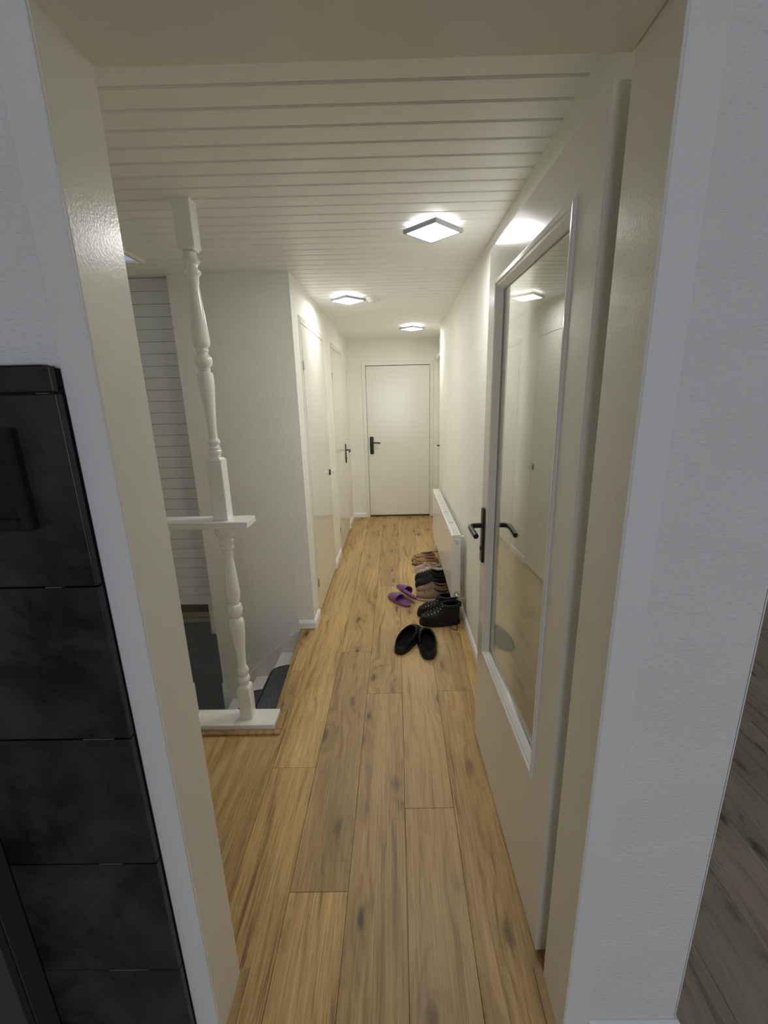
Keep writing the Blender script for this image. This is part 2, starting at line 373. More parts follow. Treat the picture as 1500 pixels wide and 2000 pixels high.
# black tiles
tz = [1.625, 1.583, 1.259, 0.941, 0.625, 0.302, -0.012]
for col in range(3):
    xr = -0.523 - col*0.603
    for i in range(6):
        z1, z0 = tz[i], tz[i+1]+0.0035; r = random.Random(col*10+i)
        bm = bmesh.new(); bm_box(bm, -0.3, 0.3, -0.007, 0.007, -(z1-z0)/2, (z1-z0)/2, 0.0018, 2)
        obj('tile', bm, 'tile', wf, loc=(xr-0.3+(0.0 if i else -0.003), YF-0.0165+r.uniform(-0.001, 0.001), (z0+z1)/2))
obj('tile_grout', B((-2.32, -0.526, YF-0.0125, YF+0.001, 0.0, 1.622)), 'dark', wf)
for xg, zg, wg in ((-0.60, 1.2605, 0.030), (-0.585, 0.9425, 0.06), (-0.62, 0.6265, 0.05), (-0.64, 0.3035, 0.09), (-0.545, 1.5845, 0.02), (-0.62, 1.6265, 0.16)):
    obj('grout_smear', B((xg-wg/2, xg+wg/2, YF-0.0235, YF-0.004, zg-0.0007, zg+0.0007, 0.0002)), 'grout', wf)

we = struct('wall_end', B((XL-0.1, -0.42, YE, YE+0.1, 0, ZC+0.01), (0.475, 0.64, YE, YE+0.1, 0, ZC+0.01), (-0.42, 0.475, YE, YE+0.1, 2.015, ZC+0.01)), 'plaster', 'white plaster wall closing the far end of the hallway', 'wall')
D1, D2 = (2.955, 3.805), (4.28, 5.115)
DT = 2.045
ex = 0.045
wl = struct('wall_left', B((XL-0.10, XL, YS, D1[0]-ex, -0.0, ZC+0.01), (XL-0.10, XL, D1[1]+ex, D2[0]-ex, 0, ZC+0.01), (XL-0.10, XL, D2[1]+ex, YE, 0, ZC+0.01),
     (XL-0.10, XL, D1[0]-ex, D1[1]+ex, DT+ex, ZC+0.01), (XL-0.10, XL, D2[0]-ex, D2[1]+ex, DT+ex, ZC+0.01)), 'plaster', 'white hallway wall with two flush doors, opposite the radiator', 'wall')
struct('wall_stair', B((-1.315, XL-0.1003, YS, YS+0.10, -2.6, ZC+0.01), (XL-0.1003, XL-0.0003, YS-0.0, YS+0.0995, -2.6, -0.165)), 'plaster', 'white plaster wall beside the stairs with a diagonal skirting', 'wall')
struct('wall_closet', B((-1.4, XL-0.101, YE, YE+0.1, -0.1, ZC), (-1.4, -1.3, YS+0.11, YE, -0.1, ZC)), 'plaster', 'closed space behind the two flush hallway doors', 'wall')
struct('wall_recess', B((0.545, 0.645, 4.70, YE+0.1, 0, ZC+0.01)), 'plaster', 'white wall of the small recess beyond the radiator wall', 'wall')

# siding wall in the stairwell
sd = struct('wall_siding', B((-2.3, -1.27, 2.80, 2.84, 0.17, ZC+0.01)), 'siding', 'grey white horizontal board wall above the stairwell', 'wall')
bm = bmesh.new(); h = 0.0705
sp = [(-0.002, 0.0005), (-0.006, 0.002), (-0.0065, h-0.002), (-0.003, h-0.0005), (0.004, h-0.0005), (0.004, 0.0005)]
bm_loops(bm, [[(-2.25, a, b_) for a, b_ in sp], [(-1.275, a, b_) for a, b_ in sp]])
f0 = obj('siding_board', bm, 'siding', sd, loc=(0, 2.797, 0.17))
for k in range(1, 30):
    c = bpy.data.objects.new('siding_board', f0.data); C.objects.link(c); c.parent = sd; c.location = (0, 2.797, 0.17+k*h)
struct('wall_hall_left', B((-2.35, -2.25, YB, 2.80, -2.6, ZC+0.01), (-2.25, -0.66, 1.60, 1.70, -2.6, -0.161)), 'plaster', 'white wall hidden behind the doorway jamb', 'wall')
# dark lower landing under the siding wall
struct('wall_lower', B((-3.2, -0.71, 5.0, 5.1, -2.6, 0.3), (-3.3, -3.2, 1.6, 5.1, -2.6, 0.3), (-3.2, -0.71, 1.0, 5.0, -2.75, -2.6), (-3.2, -2.36, 1.6, 1.7, -2.6, 0.3), (-0.71, -0.70, YS+0.11, 5.0, -2.6, -0.2), (-3.2, -1.32, 2.842, 5.0, 0.28, 0.30), (-3.2, -2.31, 1.6, 2.85, 0.28, 0.30)), 'plaster', 'unlit lower landing seen under the siding wall', 'wall')
struct('trim_1', B((-3.0, -0.72, 3.0, 3.12, -0.085, -0.045), (-3.0, -0.72, 3.005, 3.12, -0.043, -0.002)), 'beam', 'beige beam crossing the dark lower landing', 'beam')

# the dim room behind the camera
wb = struct('wall_back', B((-3.0, -0.85, -4.2, -4.1, 0, 2.5), (1.85, 3.6, -4.2, -4.1, 0, 2.5), (-0.85, 1.85, -4.2, -4.1, 0, 0.55), (-0.85, 1.85, -4.2, -4.1, 2.15, 2.5)), 'plaster', 'white wall with the daylight window of the near room', 'wall')
struct('wall_room_left', B((-3.1, -3.0, -4.2, YB, 0, 2.5)), 'plaster', 'white side wall of the near room', 'wall')
struct('wall_room_right', B((3.6, 3.7, -4.2, 3.7, 0, 2.5), (0.66, 3.6, 3.6, 3.7, 0, 2.5)), 'plaster', 'far wall of the dim room beyond the wall end', 'wall')
wn = empty('window_1', (0.5, -4.15, 0.55)); tag(wn, 'white framed window letting daylight into the near room', 'window', kind='structure')
obj('window_frame', B((-1.35, 1.35, -0.04, 0.03, 0, 0.06), (-1.35, 1.35, -0.04, 0.03, 1.54, 1.60), (-1.35, -1.29, -0.04, 0.03, 0.06, 1.54), (1.29, 1.35, -0.04, 0.03, 0.06, 1.54), (-0.03, 0.03, -0.04, 0.03, 0.06, 1.54)), 'white', wn)
for a in (-1.29, 0.03): obj('window_pane', B((a, a+1.26, -0.012, -0.006, 0.06, 1.54)), 'glass', wn)

# ------------------------------------------------------------------ doorway frame
df = empty('door_frame', (0, YF, 0)); tag(df, 'cream painted doorway frame around the open glass door', 'door frame', kind='structure')
def child(name, bm, mat, par, **k):           # geometry given in world coordinates under an unrotated parent
    for v in bm.verts: v.co -= par.location
    return obj(name, bm, mat, par, **k)
child('jamb', B((JL-0.022, JL, YF-0.001, YB+0.002, 0, JH+0.03, 0.0015)), 'jamb', df)
child('jamb', B((JR, JR+0.022, YF-0.012, YB-0.005, 0, JH+0.03, 0.0015)), 'jamb', df)
child('frame_head', B((JL, JR, YF-0.001, YB+0.002, JH, JH+0.03)), 'jamb', df)
bm = bmesh.new(); bm_prism(bm, [(-0.400, YF), (JR-0.002, YF), (JR-0.002, YB-0.001), (JL+0.003, YB-0.001)], JH-0.004, JH+0.001); child('head_lining', bm, 'jamb', df)
child('architrave', B((-0.522, JL-0.001, YF-0.006, YF+0.0, 0, JH+0.07, 0.0015)), 'architrave', df)
child('architrave', B((JR+0.002, 0.441, YF-0.014, YF-0.0005, 0, JH+0.07, 0.002)), 'architrave', df)
child('rebate_stop', B((JR+0.022, XR, YF+0.06, YB+0.02, 0, JH+0.03)), 'gloss', df)

# ------------------------------------------------------------------ skirting boards
def skirting(name, path, hgt, th, label, mat='white'):
    """path: list of (x,y) with the wall on the left hand; profile leans away at its top"""
    bm = bmesh.new()
    prof = [(0.0, 0.0), (th, 0.0), (th, hgt*0.72), (th*0.82, hgt*0.80), (th*0.55, hgt*0.94), (th*0.3, hgt), (0.0, hgt)]
    loops = []
    P_ = [Vector((x, y)) for x, y in path]
    for i, p in enumerate(P_):
        ds = []
        if i > 0: ds.append((p-P_[i-1]).normalized())
        if i < len(P_)-1: ds.append((P_[i+1]-p).normalized())
        ns = [Vector((d.y, -d.x)) for d in ds]
        n = ns[0] if len(ns) == 1 else (ns[0]+ns[1])/(1+ns[0].dot(ns[1]))
        loops.append([(p.x+n.x*o_, p.y+n.y*o_, z) for o_, z in prof])
    bm_loops(bm, loops)
    return struct(name, bm, mat, label, 'baseboard')
skirting('baseboard_right', [(XR, 4.70), (XR, YB+0.025)], 0.068, 0.015, 'white baseboard under the radiator along the right hallway wall')
skirting('baseboard_left', [(XL, D1[0]-ex-0.002), (XL, YS), (-0.715, YS)][::-1], 0.062, 0.017, 'short white baseboard wrapping the wall corner beside the stairs')
skirting('baseboard_middle', [(XL, D1[1]+ex), (XL, D2[0]-ex)], 0.062, 0.015, 'short white baseboard between the two flush hallway doors')
skirting('baseboard_end', [(XL, D2[1]+ex), (XL, YE), (-0.435, YE)], 0.062, 0.015, 'white baseboard in the corner left of the far door')
skirting('baseboard_room', [(0.444, YF-0.004), (0.657, YF-0.004), (0.657, 3.59)], 0.085, 0.014, 'white baseboard around the brushed plaster wall end')

# ------------------------------------------------------------------ doors
def lever_handle(par, loc, rz, sgn, plate_h, plate_w, name='handle', length=0.115, thick=0.010, keyhole=True, tube=0.0095, drop=0.008):
    """door furniture: plate in local XZ, facing -Y; lever points to sgn*X"""
    bm = bmesh.new(); rr = rounded_rect(plate_w, plate_h, min(plate_w, plate_h)*0.28)
    bm_loops(bm, [[(x, 0, z) for x, z in rr], [(x, -thick*0.7, z) for x, z in rr], [(x*0.88, -thick, z*0.975) for x, z in rr]])
    o = obj(name, bm, 'black', par, smooth=True); o.location = loc; o.rotation_euler = (0, 0, rz)
    bm = bmesh.new(); zz = plate_h*0.18
    pts = [(0, -thick*0.5, zz), (0, -0.040, zz), (sgn*0.004, -0.050, zz), (sgn*0.013, -0.057, zz), (sgn*0.028, -0.060, zz-0.001), (sgn*0.06, -0.060, zz-drop*0.3), (sgn*length, -0.057, zz-drop)]
    bm_tube(bm, pts, tube, 12); obj('lever', bm, 'black', o, smooth=True)
    if keyhole:
        bm = bmesh.new(); bm_tube(bm, [(0, -thick*0.6, -plate_h*0.24), (0, -thick-0.004, -plate_h*0.24)], 0.009, 12); obj('lock_cylinder', bm, 'black', o, smooth=True)
    return o
def hinge(par, x, y, z, name='hinge', h=0.07):
    bm = bmesh.new(); bm_tube(bm, [(x, y, z-h/2), (x, y, z-0.004)], 0.0062, 10); bm_tube(bm, [(x, y, z+0.004), (x, y, z+h/2)], 0.0062, 10); bm_tube(bm, [(x, y, z-0.004), (x, y, z+0.004)], 0.0042, 10)
    return obj(name, bm, 'steel', par, smooth=True)

# --- the open glazed door: local s axis = +X from hinge to lock, leaf thickness along -Y (towards right wall)
HX, HY = 0.375, 0.880; ang = math.atan2(1.727-0.88, 0.351-0.375)
d1 = empty('door_1', (HX, HY, 0), ang); tag(d1, 'open cream hallway door with a tall glass pane and black handle', 'door', kind='structure')
LW, LZ0, LZ1, LT = 0.848, 0.010, 2.075, 0.040
gx0, gx1, gz0, gz1 = 0.112, 0.742, 0.507, 1.950
# local +Y points to the hall (left), so the hall face is y=0 and the leaf fills y in [-LT, 0]
bm = bmesh.new(); e_ = 0.0015
lr = [[(x, y, z) for x, z in q] for y, q in (
    (-LT, [(gx0, gz0), (gx1, gz0), (gx1, gz1), (gx0, gz1)]), (-LT, [(e_, LZ0+e_), (LW-e_, LZ0+e_), (LW-e_, LZ1-e_), (e_, LZ1-e_)]),
    (-LT+e_, [(0, LZ0), (LW, LZ0), (LW, LZ1), (0, LZ1)]), (-e_, [(0, LZ0), (LW, LZ0), (LW, LZ1), (0, LZ1)]),
    (0, [(e_, LZ0+e_), (LW-e_, LZ0+e_), (LW-e_, LZ1-e_), (e_, LZ1-e_)]), (0, [(gx0, gz0), (gx1, gz0), (gx1, gz1), (gx0, gz1)]))]
bm_loops(bm, lr + [lr[0]], False, False); bmesh.ops.remove_doubles(bm, verts=bm.verts, dist=1e-6)
obj('leaf', bm, 'doorpaint', d1)
for side in (0, 1):
    y0 = 0.0 if side == 0 else -LT; s = 1 if side == 0 else -1
    prof = [(-0.002, 0.0), (-0.002, 0.004), (0.004, 0.007), (0.012, 0.0055), (0.015, 0.002), (0.021, 0.0005), (0.033, -0.010), (0.036, -0.013), (0.036, -0.017), (0.0, -0.017)]
    bm = bmesh.new()
    cs = [(gx0, gz0, 1, 1), (gx1, gz0, -1, 1), (gx1, gz1, -1, -1), (gx0, gz1, 1, -1)]
    loops = [[(cx+sx*a, y0+s*b_, cz+sz*a) for a, b_ in prof] for cx, cz, sx, sz in cs]
    rows = bm_loops(bm, loops + [loops[0]], False, False); bmesh.ops.remove_doubles(bm, verts=bm.verts, dist=1e-5)
    obj('glazing_bead', bm, 'white', d1)
obj('glass_pane', B((gx0+0.02, gx1-0.02, -0.0225, -0.0175, gz0+0.02, gz1-0.02)), 'glass', d1)
lever_handle(d1, (0.803, 0.0, 1.015), math.pi, 1, 0.235, 0.036, length=0.118, tube=0.0105)
lever_handle(d1, (0.803, -LT, 1.015), 0, -1, 0.235, 0.036, length=0.118, tube=0.0105)
for z in (0.25, 1.05, 1.82): hinge(d1, -0.006, -LT-0.004, z)
obj('lock_face', B((LW-0.0005, LW+0.0012, -0.031, -0.009, 0.92, 1.12)), 'steel', d1)

# --- door at the end of the hall
d2 = empty('door_2', (0.03, YE, 0)); tag(d2, 'closed cream flush door at the far end of the hallway', 'door', kind='structure')
def fr(x0, x1, zt, wd, par, mat='gloss', y0=-0.012, y1=0.095):
    return [child('frame_post', B((x0-wd, x0, par.location.y+y0, par.location.y+y1, 0, zt+wd, 0.002)), mat, par), child('frame_post', B((x1, x1+wd, par.location.y+y0, par.location.y+y1, 0, zt+wd, 0.002)), mat, par),
            child('frame_head', B((x0, x1, par.location.y+y0, par.location.y+y1, zt, zt+wd, 0.002)), mat, par)]
fr(-0.376, 0.440, 1.978, 0.046, d2)
child('leaf', B((-0.373, 0.437, YE+0.004, YE+0.044, 0.026, 1.972, 0.002)), 'doorpaint', d2)
child('back_panel', B((-0.42, 0.475, YE+0.096, YE+0.11, -0.1, 2.03)), 'plaster', d2)
lever_handle(d2, (-0.323-0.03, 0.004, 0.976), 0, 1, 0.230, 0.050, length=0.115, keyhole=False)

# --- two flush doors in the left wall (built in local X = along the wall, facing -Y, then turned)
def flush_door(name, y0, y1, label):
    d = empty(name, (XL, y0, 0), math.pi/2)            # local +X -> world +Y ; local -Y -> world +X
    W_ = y1-y0
    for a, b_ in ((-ex, -0.006), (W_+0.004, W_+ex)): obj('frame_post', B((a, b_, -0.004, 0.09, 0, DT+ex, 0.002)), 'gloss', d)
    obj('frame_head', B((-0.004, W_+0.004, -0.007, 0.09, DT+0.003, DT+ex, 0.002)), 'gloss', d)
    obj('leaf', B((0.003, W_-0.001, -0.006, 0.035, 0.014, DT, 0.002)), 'doorpaint', d)
    obj('back_panel', B((-ex, W_+ex, 0.091, 0.10, -0.05, DT+ex)), 'plaster', d)
    for z in (0.25, 1.79): hinge(d, -0.001, -0.008, z, h=0.06)
    return tag(d, label, 'door', kind='structure')
d3 = flush_door('door_3', D1[0], D1[1], 'glossy cream flush door nearer the stairs with a small black turn knob')
d4 = flush_door('door_4', D2[0], D2[1], 'cream flush door with a black lever handle on a long narrow plate')
bm = bmesh.new(); rr = rounded_rect(0.026, 0.052, 0.009)
bm_loops(bm, [[(x, 0, z) for x, z in rr], [(x, -0.010, z) for x, z in rr], [(x*0.8, -0.012, z*0.9) for x, z in rr]]); kn = obj('turn_knob', bm, 'black', d3, smooth=True, loc=(0.806, -0.006, 0.950))
bm = bmesh.new(); bm_tube(bm, [(0, -0.008, 0), (0, -0.030, 0)], 0.0045, 10); bm_box(bm, -0.003, 0.003, -0.044, -0.028, -0.010, 0.010, 0.001); obj('key', bm, 'steel', kn)
lever_handle(d4, (0.775, -0.006, 0.955), 0, -1, 0.225, 0.036, length=0.115, tube=0.0085)

# --- side door in the recess
d5 = empty('door_5', (0.545, 4.86, 0), -math.pi/2); tag(d5, 'cream door in the recess right of the far door', 'door', kind='structure')
obj('frame_post', B((0.0, 0.04, -0.012, 0.0, 0, 2.02, 0.002)), 'gloss', d5); d5.location.y = 5.62
obj('frame_post', B((0.76, 0.80, -0.012, 0.0, 0, 2.02, 0.002)), 'gloss', d5)
obj('frame_head', B((0.0, 0.80, -0.045, 0.0, 2.02, 2.065, 0.002)), 'gloss', d5)
obj('leaf', B((0.044, 0.756, -0.008, 0.0, 0.012, 2.017, 0.002)), 'doorpaint', d5)
lever_handle(d5, (0.70, -0.008, 1.0), 0, -1, 0.22, 0.036, length=0.11)

# ------------------------------------------------------------------ ceiling lamps
def ceiling_lamp(x, y, label):
    L_ = empty('ceiling_lamp', (x, y, ZC), math.radians(45)); hs = 0.092
    obj('mount', B((-0.07, 0.07, -0.07, 0.07, -0.022, 0.003)), 'plastic', L_)
    bm = bmesh.new(); o_, i_ = hs, hs-0.011; z0, z1 = -0.036, -0.020
    prof = [(o_-0.002, z0), (o_, z0+0.003), (o_, z1), (i_-0.004, z1), (i_-0.004, z0+0.004), (i_, z0)]
    cs = ((-1, -1), (1, -1), (1, 1), (-1, 1)); lp = [[(sx*a, sy*a, z) for a, z in prof] for sx, sy in cs]
    bm_loops(bm, lp+[lp[0]], False, False); bmesh.ops.remove_doubles(bm, verts=bm.verts, dist=1e-5); obj('lamp_frame', bm, 'lampframe', L_)
    obj('diffuser', B((-i_+0.003, i_-0.003, -i_+0.003, i_-0.003, z0+0.001, z0+0.006)), 'lamp', L_)
    bm = bmesh.new(); a, b_ = hs-0.014, 0.0705; zz = z1+0.0006                    # the backlight ring that shines on the ceiling
    bm_loops(bm, [[(sx*b_, sy*b_, zz) for sx, sy in cs], [(sx*a, sy*a, zz) for sx, sy in cs]], False, False); obj('backlight', bm, 'halo', L_)
    return tag(L_, label, 'ceiling lamp', 'square ceiling lamps')
ceiling_lamp(0.176, 2.10, 'square grey framed ceiling lamp nearest the open glass door')
ceiling_lamp(-0.330, 3.38, 'lit square ceiling lamp beside the smoke detector')
ceiling_lamp(0.183, 4.74, 'lit square ceiling lamp in front of the far door')
sm = empty('smoke_detector', (-0.15, 3.47, ZC)); tag(sm, 'small round white smoke detector on the boarded ceiling', 'smoke detector')
bm = bmesh.new(); bm_lathe(bm, [(0.002, 0.050), (-0.010, 0.050), (-0.014, 0.047)], 0, 0); obj('base', bm, 'plastic', sm, smooth=True)
bm = bmesh.new(); bm_lathe(bm, [(-0.012, 0.042), (-0.026, 0.038), (-0.033, 0.028), (-0.034, 0.004)], 0, 0); obj('cover', bm, 'plastic', sm, smooth=True)
# skylight
sk = empty('window_2', (-1.62, 2.17, ZC)); tag(sk, 'bluish skylight pane in the ceiling above the stairwell', 'skylight', kind='structure')
obj('window_frame', B((-0.33, 0.33, 0.295, 0.315, -0.018, 0.001), (-0.33, 0.33, -0.315, -0.295, -0.018, 0.001), (-0.33, -0.31, -0.295, 0.295, -0.018, 0.001), (0.31, 0.33, -0.295, 0.295, -0.018, 0.001)), 'jamb', sk)
obj('window_pane', B((-0.31, 0.31, -0.295, 0.295, -0.006, 0.001)), 'skylight', sk)

# ------------------------------------------------------------------ balustrade
PX, PY = -0.772, 1.825; RT, RB = 1.067, 1.038; PT = 0.036
bal = empty('balustrade', (PX, PY, 0.013)); tag(bal, 'white turned wooden balustrade at the stairwell with a post up to the ceiling', 'balustrade')
child('base_plate', B((-2.25, -0.624, 1.757, 1.872, 0.0, PT, 0.003, 2)), 'white', bal)
child('handrail', B((-2.25, -0.648, 1.762, 1.878, RB, RT, 0.003, 2)), 'white', bal)
def turned(x, y, prof, blocks, name):
    """square blocks [(z0,z1,half,chamfer at lower/upper end)] plus a lathe profile"""
    bm = bmesh.new(); bm_lathe(bm, prof, x, y, 32)
    for z0, z1, hw, end in blocks:
        q = rounded_rect(hw*2, hw*2, 0.004, 3); loops = []
        seq = [(z0, 1.0), (z1, 1.0)]
        def ring(z, k):
            # corners pulled in near the turned end so that each face ends in an arch
            return [(x+px*(1-(1-k)*0.55), y+py*(1-(1-k)*0.55), z) for px, py in q]
        c = 0.022
        if end == 'up': lv = [(z0, 1), (z1-c, 1), (z1-c*0.55, 0.93), (z1-c*0.2, 0.72), (z1, 0.42)]
        else: lv = [(z0, 0.42), (z0+c*0.2, 0.72), (z0+c*0.55, 0.93), (z0+c, 1), (z1, 1)]
        def arch(z, k):
            pts = []
            for px, py in q:
                r = math.hypot(px, py); t = max(0.0, (r/hw-1.0)/0.414)          # 0 at face centre, 1 at corner
                dz = 0.016*t*(-1 if end == 'up' else 1) if k < 1 else 0
                s = 1-(1-k)*0.55; pts.append((x+px*s, y+py*s, z+dz))
            return pts
        bm_loops(bm, [arch(z, k) for z, k in lv])
    return child(name, bm, 'white', bal, smooth=True, angle=35)
def zrow(px, py):      # height of a photograph row on the post's plane
    d = cf + cr*(px-CX)/FPX + cu*(1000-py)/FPX
    return EYE + d.z*PY/d.y
def zU(v): yy = 350+v*0.275; return zrow(352+(yy-375)*0.155, yy)
def zLo(v): yy = 900+v*0.27; return zrow(440+(yy-1036)*0.118, yy)
u = 0.00056
profU = [(zU(520), 0.022), (zU(556), 0.024), (zU(568), 50*u), (zU(585), 58*u), (zU(600), 50*u), (zU(608), 40*u), (zU(628), 36*u), (zU(640), 44*u), (zU(655), 56*u), (zU(672), 56*u), (zU(684), 45*u), (zU(700), 38*u), (zU(760), 33*u), (zU(850), 38*u),
         (zU(980), 48*u), (zU(1090), 57*u), (zU(1150), 60*u), (zU(1185), 54*u), (zU(1202), 38*u), (zU(1212), 42*u), (zU(1224), 42*u), (zU(1230), 35*u), (zU(1245), 36*u), (zU(1252), 46*u), (zU(1272), 57*u), (zU(1295), 60*u), (zU(1318), 56*u), (zU(1338), 42*u), (zU(1346), 36*u), (zU(1356), 40*u), (zU(1366), 36*u),
         (zU(1376), 48*u), (zU(1395), 55*u), (zU(1440), 56*u), (zU(1520), 50*u), (zU(1640), 40*u), (zU(1760), 32*u), (zU(1840), 30*u), (zU(1852), 40*u), (zU(1862), 47*u), (zU(1874), 46*u), (zU(1882), 37*u), (zU(1896), 36*u), (zU(1906), 44*u), (zU(1920), 42*u), (zU(1930), 48*u), (zU(1944), 46*u), (zU(1952), 38*u), (zU(1990), 36*u)]
turned(PX, PY, profU, [(zU(540), ZC, 0.033, 'dn'), (RT, zU(1955), 0.032, 'up')], 'post')
v_ = 0.00066
profL = [(RB+0.002, 0.040), (zLo(520), 64*v_), (zLo(536), 60*v_), (zLo(548), 42*v_), (zLo(566), 38*v_), (zLo(574), 46*v_), (zLo(592), 48*v_), (zLo(602), 40*v_), (zLo(612), 44*v_), (zLo(628), 46*v_), (zLo(640), 36*v_), (zLo(690), 31*v_), (zLo(760), 35*v_), (zLo(860), 42*v_), (zLo(950), 48*v_), (zLo(995), 46*v_), (zLo(1022), 34*v_), (zLo(1034), 36*v_), (zLo(1040), 44*v_),
         (zLo(1060), 50*v_), (zLo(1082), 52*v_), (zLo(1104), 47*v_), (zLo(1120), 36*v_), (zLo(1134), 34*v_), (zLo(1146), 46*v_), (zLo(1164), 52*v_), (zLo(1200), 52*v_), (zLo(1280), 45*v_), (zLo(1390), 34*v_), (zLo(1480), 29*v_), (zLo(1494), 38*v_), (zLo(1510), 44*v_), (zLo(1528), 42*v_), (zLo(1538), 33*v_), (zLo(1550), 34*v_), (zLo(1558), 42*v_), (zLo(1574), 46*v_), (zLo(1588), 42*v_), (zLo(1596), 34*v_), (zLo(1640), 30*v_)]
b0 = turned(PX, PY, profL, [(PT, zLo(1598), 0.030, 'up')], 'baluster')
for k in range(1, 4):
    c = bpy.data.objects.new('baluster', b0.data); C.objects.link(c); c.parent = bal; c.location = (-0.292*k, 0, 0)

# ------------------------------------------------------------------ stairs
st = empty('staircase', (-0.66, 2.3, -0.19)); tag(st, 'white painted stairs going down from the hall floor', 'staircase')
RUN, RISE = 0.196, 0.19; SY0, SY1 = 1.705, YS-0.001
top_x = -0.665
for k in range(1, 9):
    zt = -RISE*k; nose = top_x - RUN*k - 0.0; back = top_x - RUN*(k-1) + 0.02
    child('tread', B((nose, back, SY0, SY1, zt-0.034, zt, 0.004, 2)), 'white', st)
for k in range(0, 9):
    zt = -RISE*k; x = top_x - RUN*k + 0.022
    child('riser', B((x-0.012, x, SY0, SY1, zt-RISE+0.001, zt-0.0345 if k else -0.161)), 'white', st)
bm = bmesh.new()
def strg(x): return 0.013 - (0.343/0.374)*(-0.705-x)
ptsS = [(-0.705, strg(-0.705)), (-1.315, strg(-1.315)), (-1.315, strg(-1.315)-0.30), (-0.705, strg(-0.705)-0.30)]
a = [bm.verts.new((x, YS-0.016, z)) for x, z in ptsS]; b_ = [bm.verts.new((x, YS, z)) for x, z in ptsS]
bm.faces.new(a); bm.faces.new(list(reversed(b_)))
for i in range(4): bm.faces.new((a[i], b_[i], b_[(i+1) % 4], a[(i+1) % 4]))
child('stringer', bm, 'white', st)
child('wall_corner_strip', B((-1.325, -1.300, YS-0.012, YS-0.0005, -0.72, -0.44, 0.003)), 'white', st)
def stair_mat(k, label):
    zt = -RISE*k; nose = top_x - RUN*k
    m_ = empty('stair_mat', (nose, 2.18, zt)); pts = []
    y1, y0, depth = 0.385, -0.385, 0.20
    # straight back edge against the riser, rounded ends towards the nose
    out = [(depth, y0)] + [(depth, y1)]
    n = 8
    for i in range(n+1):
        a = math.radians(90*i/n); out.append((0.115-0.115*math.sin(a)+0.0, y1-0.065+0.065*math.cos(a)))
    for i in range(n+1):
        a = math.radians(90-90*i/n); out.append((0.115-0.115*math.sin(a), y0+0.065-0.065*math.cos(a)))
    bm = bmesh.new(); bm_prism(bm, [(max(x, -0.004), y) for x, y in out], 0, 0.008)
    bm_box(bm, -0.012, 0.0, y0+0.07, y1-0.07, -0.045, 0.007, 0.003); obj('pile', bm, 'carpet', m_)
    bm = bmesh.new(); bm_tube(bm, [(max(x, -0.004), y, 0.004) for x, y in out], 0.0055, 8); obj('binding', bm, 'carpetedge', m_)
    return tag(m_, label, 'stair mat', 'carpet stair mats')
stair_mat(1, 'charcoal carpet mat on the uppermost stair tread')
stair_mat(2, 'charcoal carpet mat on the second stair tread down')
stair_mat(3, 'charcoal carpet mat on the third stair tread down')

# ------------------------------------------------------------------ radiator
R0, R1, RX0, RX1, RZ0, RZ1 = 2.815, 4.38, 0.370, 0.434, 0.178, 0.652
rad = empty('radiator', ((RX0+RX1)/2, (R0+R1)/2, RZ0)); tag(rad, 'white flat panel radiator on the wall above the row of shoes', 'radiator')
child('front_panel', B((RX0, RX0+0.014, R0, R1, RZ0, RZ1-0.006, 0.004, 2)), 'radiator', rad)
child('back_panel', B((RX1-0.012, RX1, R0+0.01, R1-0.01, RZ0+0.01, RZ1-0.012, 0.003)), 'radiator', rad)
child('side_cover', B((RX0+0.006, RX1, R0-0.002, R0+0.002, RZ0+0.004, RZ1-0.002, 0.001)), 'radiator', rad)
child('side_cover', B((RX0+0.006, RX1, R1-0.002, R1+0.002, RZ0+0.004, RZ1-0.002, 0.001)), 'radiator', rad)
bm = bmesh.new(); bm_box(bm, RX0+0.006, RX0+0.016, R0, R1, RZ1-0.008, RZ1, 0.002); bm_box(bm, RX1-0.009, RX1, R0, R1, RZ1-0.008, RZ1, 0.002)
n = 64
for i in range(n+1):
    y = R0+0.008 + (R1-R0-0.016)*i/n; bm_box(bm, RX0+0.015, RX1-0.008, y-0.009, y+0.009, RZ1-0.007, RZ1-0.0035)
child('top_grille', bm, 'radiator', rad)
for i in range(1, 5):
    y = R0 + (R1-R0)*i/5; child('grille_clip', B((RX0+0.016, RX1-0.009, y-0.002, y+0.002, RZ1-0.006, RZ1-0.001)), 'lampframe', rad)
child('convector_fins', B(*[(RX0+0.016, RX1-0.014, R0+0.02+i*0.05, R0+0.022+i*0.05, RZ0+0.02, RZ1-0.02) for i in range(31)]), 'radiator', rad)
bm = bmesh.new(); bm_tube(bm, [(RX0+0.036, R0-0.002, RZ1-0.040), (RX0+0.036, R0-0.010, RZ1-0.040)], 0.011, 14); child('vent_plug', bm, 'plastic', rad, smooth=True)
bm = bmesh.new(); bm_tube(bm, [(RX0+0.036, R0-0.009, RZ1-0.040), (RX0+0.036, R0-0.014, RZ1-0.040)], 0.0048, 10); child('vent_screw', bm, 'steel', rad, smooth=True)
bm = bmesh.new(); bm_tube(bm, [(RX0+0.036, R0-0.001, RZ0+0.035), (RX0+0.036, R0-0.030, RZ0+0.035), (RX0+0.040, R0-0.038, RZ0+0.030), (RX0+0.055, R0-0.040, RZ0+0.020), (XR+0.004, R0-0.040, RZ0+0.006)], 0.0095, 12); child('pipe', bm, 'steel', rad, smooth=True)
bm = bmesh.new(); bm_tube(bm, [(RX0+0.036, R0-0.004, RZ0+0.035), (RX0+0.036, R0-0.022, RZ0+0.035)], 0.017, 8); child('valve', bm, 'steel', rad, smooth=True)
